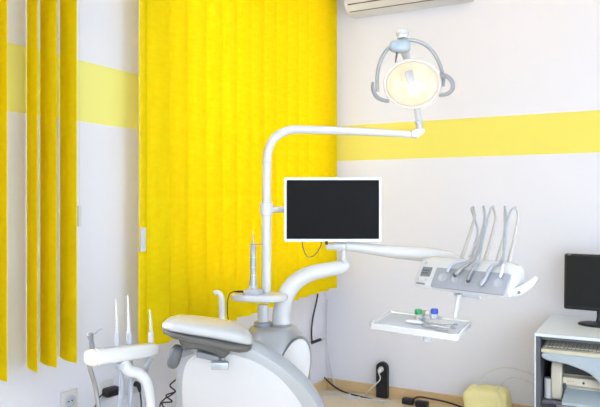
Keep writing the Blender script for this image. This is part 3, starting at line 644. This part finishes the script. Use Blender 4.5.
def hloft(b, top, bot, k, e):
    R_ = []
    for x, t_, q_, d_ in zip(HX, top, bot, HD):
        a = P(155+x/5.43, 305+t_/5.43, DH); c_ = P(155+x/5.43, 305+q_/5.43, DH); m = (a+c_)/2; hh = (a-c_).length/2
        ring = []
        for j in range(28):
            t = 2*math.pi*j/28; cc, ss = math.cos(t), math.sin(t)
            ring.append(b.verts.new(m + FW*(d_*k*math.copysign(abs(cc)**e, cc)) + UP*(hh*math.copysign(abs(ss)**e, ss))))
        R_.append(ring)
    for A, B in zip(R_, R_[1:]):
        for j in range(28): b.faces.new((A[j], A[(j+1) % 28], B[(j+1) % 28], B[j]))
    b.faces.new(R_[0]); b.faces.new(R_[-1][::-1])
SHELLG = mat('dark_warm_grey_plastic', srgb(84, 82, 79), 0.4, noise=0.06)
PADG = mat('pale_grey_vinyl', srgb(184, 185, 190), 0.25, noise=0.04, coat=0.3)
o1 = obj('headrest_pad', lambda b: hloft(b, HT, [v+4 for v in HS], 1.0, 0.7), PADG, ch)
o1 = obj('headrest_shell', lambda b: hloft(b, [v-14 for v in HS], HB, 0.985, 0.62), SHELLG, ch)
def H5(x, y, d=DH): return P(155+x/5.43, 305+y/5.43, d)
obj('headrest_bracket', lambda b: prism(b, [H5(x, y, DH-0.03) for x, y in ((118, 150), (240, 178), (410, 215), (404, 268), (374, 298), (345, 290), (312, 272), (248, 250), (150, 236), (132, 210))], FW*0.06), SHELLG, ch, bevel=0.006)
obj('bracket_block', lambda b: prism(b, [H5(x, y, DH-0.036) for x, y in ((226, 252), (350, 286), (346, 316), (222, 288))], FW*0.05), MGREY, ch, bevel=0.004)
kn = P(175, 357, DH-0.02)
obj('headrest_knob', lambda b: superell(b, frame(kn, RT*0.3+UP, RT-UP*0.3), 0.036, 0.024, 0.019, 0.7, 28, 14), DGREY, ch)
obj('knob_axle', lambda b: tube(b, [kn, P(192, 350, DH)], 0.012, 14), MGREY, ch)
obj('mount_clip', lambda b: box(b, (0, 0, 0), (mm(17, DH), 0.02, mm(7.5, DH)), frame(P(220, 366, 1.935), RT-UP*0.25, UP), 0.003), SILVER, ch)
obj('mount_strut', lambda b: tube(b, [P(222, 366, 1.98), P(219, 352, 1.99)], [0.014, 0.018], 12), MGREY, ch)

# ------------------------------------------------------------------ assistant instrument bar
DA = 2.05
pA, pB = P(93, 358, DA), P(156, 349.5, DA+0.12)
ab = thing('assistant_instrument_arm', P(128, 368, DA+0.04), 'white assistant instrument holder bar on a curved arm, left of the chair', 'instrument holder')
def halfbar(b, x0, x1, k=1.0, seg=10):
    xd_ = (pB-pA).normalized(); F = frame(pA, xd_, UP); L = (pB-pA).length
    prof = []
    for j in range(24):
        t = 2*math.pi*j/24; c_, s_ = math.cos(t), math.sin(t)
        prof.append((0.033*math.copysign(abs(c_)**0.6, c_), 0.025*math.copysign(abs(s_)**0.6, s_)))
    rings = []
    for x, kk in x0:
        rings.append([b.verts.new(F @ Vector((x, y*kk*k, z*kk*k))) for y, z in prof])
    for A, B in zip(rings, rings[1:]):
        for j in range(24): b.faces.new((A[j], A[(j+1) % 24], B[(j+1) % 24], B[j]))
    b.faces.new(rings[0]); b.faces.new(rings[-1][::-1])
LA = (pB-pA).length
obj('holder_bar', lambda b: halfbar(b, [(0.0, 1.0), (LA*0.3, 0.97), (LA*0.7, 0.88), (LA-0.02, 0.80), (LA-0.005, 0.74), (LA+0.004, 0.5)], None), WHITEM, ab)
obj('end_cap', lambda b: halfbar(b, [(-0.024, 0.5), (-0.019, 0.78), (-0.010, 0.93), (0.012, 1.01)], None), CREAM, ab)
FB = frame(pA, (pB-pA), UP)
obj('printed_mark', lambda b: [box(b, (0.035+0.007*i, -0.010+0.006*j, 0.0258), (0.0055, 0.003, 0.0008), FB) for i in range(5) for j in range(2)], MGREY, ab)
obj('curved_arm', lambda b: tube(b, [P(123, 362, DA+0.05), P(129, 371, DA+0.05), P(139, 374, DA+0.06), P(147, 383, DA+0.07), P(150.5, 400, DA+0.09), P(151.5, 430, DA+0.09), P(151.5, 480, DA+0.09), P(151.5, 610, DA+0.09)], [mm(r, DA) for r in (6.5, 6.0, 5.6, 5.3, 5.2, 5.2, 5.2, 5.2)], 18), WHITEM, ab)
obj('floor_foot', lambda b: lathe(b, [(0.13, 0.001), (0.13, 0.012), (0.10, 0.022), (0.03, 0.03), (0.02, 0.06)], Matrix.Translation((P(151.5, 500, DA+0.09).x, P(151.5, 500, DA+0.09).y, 0))), WHITEM, ab)
obj('arm_socket', lambda b: lathe(b, [(0.018, 0), (0.022, 0.006), (0.022, 0.02)], frame(P(123, 369, DA+0.05)), 20), LGREY, ab)
def pt(px, py): return P(px, py, DA+0.02+0.12*(px-93)/63)
# air-water syringe
t = thing('air_water_syringe', pt(91, 345), 'grey air-water syringe with bent nozzle at the left end of the holder bar', 'syringe')
obj('syringe_head', lambda b: tube(b, [pt(92.5, 352), pt(91.8, 346), pt(91, 341), pt(90, 336), pt(89.5, 333.5)], [mm(r, DA) for r in (3, 2.6, 2.4, 3.6, 2.2)], 14), MGREY, t)
obj('nozzle', lambda b: tube(b, [pt(91, 336), pt(95.5, 333.8), pt(98, 331.5), pt(102, 329)], 0.0022, 8), METAL, t)
obj('syringe_hose', lambda b: tube(b, [pt(92.8, 351)-FW*0.034, pt(93.5, 366)-FW*0.034, pt(95.5, 388), pt(99, 412), pt(104, 440), P(112, 540, 2.15), P(118, 600, 2.15)], 0.0075, 12), METAL, t)
# suction wands
def wand(px, ptop, lab, wm, gb, rb, hose_x):
    t = thing('suction_wand', pt(px, 345), lab, 'suction handpiece', 'suction handpieces on the assistant bar')
    obj('wand_tube', lambda b: tube(b, [pt(px, 336), pt(px-0.3, 322), pt(px-1.2, ptop)], [mm(2.1*rb, DA), mm(1.7*rb, DA), mm(0.9*rb, DA)], 12), wm, t)
    obj('wand_grip', lambda b: tube(b, [pt(px+0.3, 352), pt(px+0.1, 343), pt(px, 334.5), pt(px, 332.5)], [mm(r*rb, DA) for r in (2.6, 3.2, 3.2, 2.2)], 14), gb, t)
    obj('wand_hose', lambda b: tube(b, [pt(px+0.5, 358)-UP*0.0, pt(hose_x, 370), pt(hose_x, 390), pt(hose_x-1, 410), P(hose_x, 460, 2.2), P(hose_x+3, 550, 2.2), P(hose_x+4, 600, 2.16)], 0.0085*rb, 12), HOSE, t)
wand(117, 300, 'thin translucent suction wand with grey grip, second from the left on the bar', CLEAR, LGREY, 0.85, 121)
wand(129, 296, 'thicker white suction wand with grey grip, mid-bar', WHITEPL, LGREY, 1.05, 130.5)
wand(151, 310, 'pale cream suction wand at the right end of the holder bar', CLEAR, WHITEPL, 0.9, 146)

# ------------------------------------------------------------------ cabinet on the right
CX, CY, CZ = 1.56, -0.69, 0.663
XR = 2.75
cb = thing('computer_cabinet', Vector(((CX+XR)/2, CY/2, 0)), 'white-topped open cabinet with graphite sides against the wall', 'cabinet')
obj('cabinet_top', lambda b: box(b, ((CX+XR)/2, CY/2-0.005, CZ-0.008), (XR-CX, -CY-0.014, 0.016)), DESKW, cb, bevel=0.002)
obj('side_panel', lambda b: box(b, (CX+0.004, CY/2-0.005, (CZ-0.016)/2), (0.008, -CY-0.014, CZ-0.016)), DESKW, cb, bevel=0.002)
obj('inner_side', lambda b: box(b, (CX+0.019, CY/2-0.005, (CZ-0.016)/2), (0.022, -CY-0.014, CZ-0.018)), DESKD, cb)
obj('top_edge', lambda b: box(b, ((CX+XR)/2+0.012, CY/2-0.005, CZ-0.023), (XR-CX-0.05, -CY-0.014, 0.012)), DESKD, cb)
obj('side_panel', lambda b: box(b, (XR-0.009, CY/2-0.005, (CZ-0.016)/2), (0.018, -CY-0.014, CZ-0.016)), DESKW, cb)
obj('back_panel', lambda b: box(b, ((CX+XR)/2, -0.024, CZ/2), (XR-CX-0.06, 0.008, CZ-0.04)), LGREY, cb)
zsh = onplane(545, 402, Vector((0, CY, 0)), Vector((0, 1, 0))).z
obj('shelf', lambda b: box(b, ((CX+XR)/2+0.006, CY/2, zsh-0.009), (XR-CX-0.06, -CY-0.06, 0.018)), DESKD, cb)
def onf(px, py, dy): return onplane(px, py, Vector((0, CY+dy, 0)), Vector((0, 1, 0)))
# printer
pl0 = onf(551, 362, 0.06); zp1 = pl0.z; PX0, PX1 = pl0.x, pl0.x+0.46; PY0, PY1 = CY+0.06, CY+0.44
pr_ = thing('printer', Vector(((PX0+PX1)/2, (PY0+PY1)/2, zsh)), 'old beige desktop printer with grey paper tray inside the cabinet', 'printer')
H = zp1-zsh
def prb(b):
    side = [(PY0+0.05, 0.0005), (PY0+0.045, H*0.36), (PY0, H*0.42), (PY0+0.01, H*0.62), (PY0+0.05, H*0.64), (PY0+0.07, H), (PY1, H), (PY1, 0.0005)]
    prism(b, [Vector((PX0+0.055, y, zsh+z)) for y, z in side], Vector((PX1-PX0-0.11, 0, 0)))
obj('printer_body', prb, BEIGE, pr_, bevel=0.008)
def cheek(x):
    side = [(PY0+0.0, 0.0005), (PY0-0.015, H*0.5), (PY0+0.0, H*0.88), (PY0+0.03, H+0.004), (PY1, H+0.004), (PY1, 0.0005)]
    return lambda b: prism(b, [Vector((x, y, zsh+z)) for y, z in side], Vector((0.055, 0, 0)))
obj('printer_cheek', cheek(PX0), BEIGE, pr_, bevel=0.010)
obj('printer_cheek', cheek(PX1-0.055), BEIGE, pr_, bevel=0.010)
obj('paper_slot', lambda b: box(b, ((PX0+PX1)/2, PY0+0.052, zsh+H*0.80), (PX1-PX0-0.12, 0.03, H*0.24)), BLACK, pr_)
obj('output_tray', lambda b: prism(b, [Vector((PX0+0.065, PY0+0.05, zsh+H*0.30)), Vector((PX0+0.065, PY0-0.10, zsh+H*0.10)), Vector((PX0+0.065, PY0-0.10, zsh+H*0.02)), Vector((PX0+0.065, PY0+0.05, zsh+H*0.20))], Vector((PX1-PX0-0.13, 0, 0))), BLUEGREY, pr_, bevel=0.004)
obj('control_button', lambda b: lathe(b, [(0.006, 0), (0.006, 0.004), (0, 0.005)], Matrix.Translation((PX0+0.16, PY0+0.003, zsh+H*0.52)) @ Matrix.Rotation(math.radians(90), 4, 'X'), 14), DGREY, pr_)
obj('status_light', lambda b: [lathe(b, [(0.0025, 0), (0.0025, 0.003)], Matrix.Translation((PX0+0.085+0.012*i, PY0+0.004, zsh+H*0.53)) @ Matrix.Rotation(math.radians(90), 4, 'X'), 8) for i in range(3)], mat('red_marks', srgb(190, 90, 90), 0.5), pr_)
obj('control_button', lambda b: box(b, (PX0+0.068, PY0+0.012, zsh+H*0.40), (0.014, 0.03, 0.03)), DGREY, pr_, bevel=0.003)
# sagging grey cover sheet over the printer
def cover(b):
    O = [(543, 353.5), (552, 353.5), (575, 355.5), (604, 359), (640, 363.5), (655, 366), (656, 392), (640, 400), (618, 399), (604, 391), (596, 380.5), (588, 374), (576, 368.5), (562, 364), (550, 362), (543, 359), (541, 356)]
    prism(b, dense([onf(x, y, 0.0) for x, y in O], 4), Vector((0, 0.045, 0)))
COV = obj('top_cover', cover, BLUEGREY, pr_, bevel=0.010)
obj('cover_lid', lambda b: box(b, ((PX0+PX1)/2-0.005, PY0+0.20, zp1+0.012), (0.46, 0.33, 0.012)), BLUEGREY, pr_, bevel=0.004)
# keyboard lying on the printer cover
k0 = onf(541, 352.5, 0.0); kz = k0.z
kbd = thing('keyboard', Vector((k0.x+0.23, CY+0.14, kz)), 'beige computer keyboard lying on top of the printer', 'keyboard')
FK = Matrix.Translation((k0.x+0.225, CY+0.075, kz+0.017)) @ Matrix.Rotation(math.radians(7), 4, 'X')
obj('keyboard_case', lambda b: box(b, (0, 0, 0), (0.45, 0.15, 0.020), FK, 0.004), BEIGE, kbd)
KEY = mat('greyish_key', srgb(198, 192, 180), 0.5, noise=0.05); KEYG = mat('key_bed_dark', srgb(110, 104, 96), 0.6)
obj('key_bed', lambda b: box(b, (0, 0.01, 0.0105), (0.43, 0.115, 0.002), FK), KEYG, kbd)
def keys(b):
    for r_ in range(6):
        for c_ in range(22): box(b, (-0.204+0.0195*c_+0.003*(r_ % 2), -0.036+0.0185*r_, 0.015), (0.014, 0.013, 0.008), FK)
obj('key_block', keys, KEY, kbd)
# paper rolls
rp = onf(545, 386, 0.12)
tag(obj('paper_roll', lambda b: lathe(b, [(0.012, 0), (0.024, 0), (0.024, 0.105), (0.012, 0.105)], Matrix.Translation((CX+0.062, CY+0.09, zsh+0.0005)), 28), WHITEPL), 'white paper roll standing beside the printer in the cabinet', 'paper roll')

# desktop monitor
mb = onplane(598.5, 325, Vector((0, 0, CZ)), UP)
m2 = thing('desktop_monitor', Vector((mb.x, mb.y, CZ)), 'black desktop computer monitor standing on the white cabinet top', 'monitor')
FMn = Matrix.Translation((mb.x, mb.y-0.03, CZ)) @ Matrix.Rotation(math.radians(-4), 4, 'Z')
obj('stand_base', lambda b: lathe(b, [(0.105, 0.0005), (0.108, 0.004), (0.10, 0.011), (0.03, 0.016), (0, 0.017)], FMn, 40, sx=1.0, sy=0.8), BLACK, m2)
obj('stand_neck', lambda b: tube(b, [FMn @ Vector((0, 0.02, 0.012)), FMn @ Vector((0, 0.02, 0.05)), FMn @ Vector((0, 0.02, 0.13))], [0.016, 0.009, 0.014], 14), BLACK, m2)
zb_ = mm(1, 1)*0
mcl = onplane(564, 309, Vector((mb.x, mb.y-0.03, 0)), FMn.to_3x3() @ Vector((0, -1, 0)))
mtl = onplane(567, 254, Vector((mb.x, mb.y-0.03, 0)), FMn.to_3x3() @ Vector((0, -1, 0)))
loc0 = FMn.inverted() @ mcl; loc1 = FMn.inverted() @ mtl; MW = -loc0.x*2; MH = loc1.z-loc0.z
FM2 = FMn @ Matrix.Translation((0, 0, loc0.z+MH/2)) @ Matrix.Rotation(math.radians(-4), 4, 'X')
obj('monitor_case', lambda b: box(b, (0, 0.012, 0), (MW, 0.036, MH), FM2, 0.012), BLACK, m2)
obj('screen', lambda b: box(b, (0, -0.0055, 0.004), (MW-0.028, 0.003, MH-0.034), FM2), SCREEN2, m2)
obj('logo_mark', lambda b: box(b, (-MW/2+0.028, -0.0068, MH/2-0.007), (0.018, 0.001, 0.003), FM2), LGREY, m2)

# ------------------------------------------------------------------ floor clutter along the back wall
ps0, ps1 = onback(383, 398, 0.03), onback(383, 362, 0.03)
psH = ps1.z-ps0.z; zf = 0.0
psn = thing('power_strip', Vector((ps0.x, -0.035, ps0.z)), 'black power strip with rounded top standing upright against the wall', 'power strip')
def strip(b):
    pts = [Vector((ps0.x+x, -0.020, ps0.z+psH/2+z)) for x, z in rrect(0.085, psH, 0.042, 8)]
    pts = [p if p.z > ps0.z+psH/2 else Vector((ps0.x+math.copysign(0.0425, p.x-ps0.x), -0.020, ps0.z if p.z < ps0.z+0.03 else p.z)) for p in pts]
    prism(b, [Vector((ps0.x+math.cos(t)*0.042, -0.02, ps1.z-0.042+math.sin(t)*0.042)) for t in (math.pi*k/16 for k in range(17))]+[Vector((ps0.x-0.042, -0.02, 0.001)), Vector((ps0.x+0.042, -0.02, 0.001))], Vector((0, -0.04, 0)))
obj('strip_body', strip, BLACK, psn, bevel=0.005)
for k in range(3):
    FZ = Matrix.Translation((ps0.x, -0.060, ps1.z-0.045-0.075*k)) @ Matrix.Rotation(math.radians(90), 4, 'X')
    obj('socket', lambda b: lathe(b, [(0.026, -0.001), (0.027, 0.002), (0.022, 0.003), (0.02, 0.0005), (0, 0.0005)], FZ, 24), BLACK, psn)
ppt = Vector((ps0.x, -0.062, ps1.z-0.045))
wp = thing('white_plug', ppt, 'white plug in the top of the black power strip with trailing white cable', 'plug')
obj('plug_body', lambda b: tube(b, [ppt+Vector((0, -0.001, 0)), ppt+Vector((0, -0.03, -0.006)), ppt+Vector((-0.004, -0.042, -0.02))], [0.019, 0.016, 0.007], 14), WHITEPL, wp)
obj('plug_cable', lambda b: tube(b, [ppt+Vector((-0.004, -0.040, -0.02)), onback(380, 380, 0.12), onback(372, 388, 0.14), onback(366, 394, 0.12), Vector((onback(364, 398, 0.1).x, -0.1, 0.006)), Vector((onback(352, 398, 0.1).x, -0.16, 0.006))], 0.004, 10), WHITEPL, wp)
def fl(px, py, r=0.004): p = onz(px, py, r+0.0008); return p
def cable(name, pts, r, m, label, cat='cable', grp=None):
    o = obj(name, lambda b: tube(b, pts, r, 10), m); tag(o, label, cat, grp); return o
cable('black_cable', [onback(324, 378, 0.03), onback(333, 386, 0.06), fl(343, 392), fl(356, 396), fl(372, 400)], 0.006, BLACK, 'black cable running down out of the room corner onto the floor')
cable('white_cable', [onleft(327, 300, 0.02), onleft(326.5, 340, 0.02), onback(331, 372, 0.03), fl(338, 390), fl(350, 396), fl(366, 399.5), fl(392, 402)], 0.005, WHITEPL, 'white cable hanging down beside the room corner and along the floor')
cable('white_cable', [fl(316, 398), fl(322, 391.5), fl(334, 394), fl(346, 399), fl(360, 400.5)], 0.005, WHITEPL, 'white cable curled on the floor right of the silver pedestal')
cable('white_cable', [fl(312, 404), fl(325, 397), fl(336, 397.5), fl(352, 394.5), fl(368, 398), fl(384, 404)], 0.004, WHITEPL, 'white cable on the floor passing in front of the black power strip')
tbx = fl(407, 405); 
t = thing('adapter_block', Vector((tbx.x, -0.10, 0)), 'small black adapter block on the floor right of the power strip', 'power adapter')
obj('adapter_body', lambda b: box(b, (tbx.x, -0.10, 0.021), (0.08, 0.05, 0.04), None, 0.008), BLACK, t)
tb2 = Vector((onback(423, 403, 0.10).x, -0.12, 0))
t = thing('adapter_block', tb2, 'black block with looped cord on the floor beneath the tray', 'power adapter')
obj('adapter_body', lambda b: box(b, (tb2.x, tb2.y, 0.021), (0.085, 0.05, 0.04), None, 0.008), BLACK, t)
cable('looped_black_cord', [onback(412, 405, 0.13), onback(414, 399.5, 0.13), onback(420, 397.5, 0.13), onback(432, 399.5, 0.13), onback(444, 402, 0.14), onback(456, 405.5, 0.15), onback(470, 411, 0.16)], 0.006, BLACK, 'thick black cord arching off the floor beside the yellow bundle')
# yellow bundle
yb = onback(487, 405, 0.2); ybx = yb.x
def bundle(b):
    superell(b, Matrix.Translation((ybx, -0.2, 0.105)), 0.135, 0.095, 0.104, 0.42, 48, 26)
    for v in b.verts:
        q_ = v.co; n_ = math.sin(q_.x*43+q_.z*31)*math.cos(q_.y*37+q_.x*21)+0.6*math.sin(q_.x*90+q_.y*70)
        if q_.z > 0.03: v.co += (q_-Vector((ybx, -0.2, 0.1))).normalized()*n_*0.007
tag(obj('yellow_bundle', bundle, YELCLOTH), 'pale yellow crumpled bundle on the floor left of the cabinet', 'bundle')
# thin pale hoses on the wall beside the cabinet
cable('thin_white_hose', [onback(474, 398, 0.28), onback(480, 383, 0.2), onback(492, 371, 0.1), onback(508, 368, 0.05), onback(522, 371, 0.05), onback(540, 378, 0.08)], 0.0035, WHITEPL, 'thin white hose arching highest from the yellow bundle to the cabinet')
cable('thin_white_hose', [onback(497, 392, 0.26), onback(503, 382, 0.18), onback(513, 378, 0.1), onback(526, 381, 0.06), onback(542, 388, 0.08)], 0.003, WHITEPL, 'thin white hose, the lower of the two arches beside the cabinet')
# black cord and hook on the wall under the blind
cable('black_wall_cord', [onleft(318, 293, 0.05), onleft(316.5, 302, 0.03), onleft(313, 318, 0.02), onleft(311.5, 332, 0.02), onleft(312, 342, 0.02)], 0.006, BLACK, 'black cord running down the wall from the corner end of the blind')
t = thing('wall_hook', onleft(312, 342, 0.0), 'small black wall hook with white tip at the lower end of the cord', 'hook')
w0, w1 = onleft(311, 343.5, 0.01), onleft(311, 343.5, 0.01)+RT*0.075+UP*0.028
obj('hook_arm', lambda b: tube(b, [w0, w1], 0.011, 10), BLACK, t)
obj('hook_tip', lambda b: tube(b, [w1-(w1-w0).normalized()*0.004, w1+(w1-w0).normalized()*0.022+UP*0.004], 0.011, 10), WHITEPL, t)
# tangled black cables behind the chair on the left
rnd = random.Random(3)
pts = [P(176, 380, 2.6), P(170, 386, 2.6), P(175, 392, 2.62), P(166, 396, 2.6), P(172, 402, 2.58), P(162, 404, 2.6), P(168, 414, 2.6), P(176, 440, 2.62)]
cable('tangled_black_cable', pts, 0.003, BLACK, 'thin black cable looping behind the left edge of the chair, upper tangle')
pts = [P(180, 388, 2.64), P(172, 395, 2.64), P(164, 400, 2.64), P(160, 408, 2.62), P(166, 430, 2.62)]
cable('tangled_black_cable', pts, 0.003, BLACK, 'thin black cable crossing low behind the left edge of the chair')
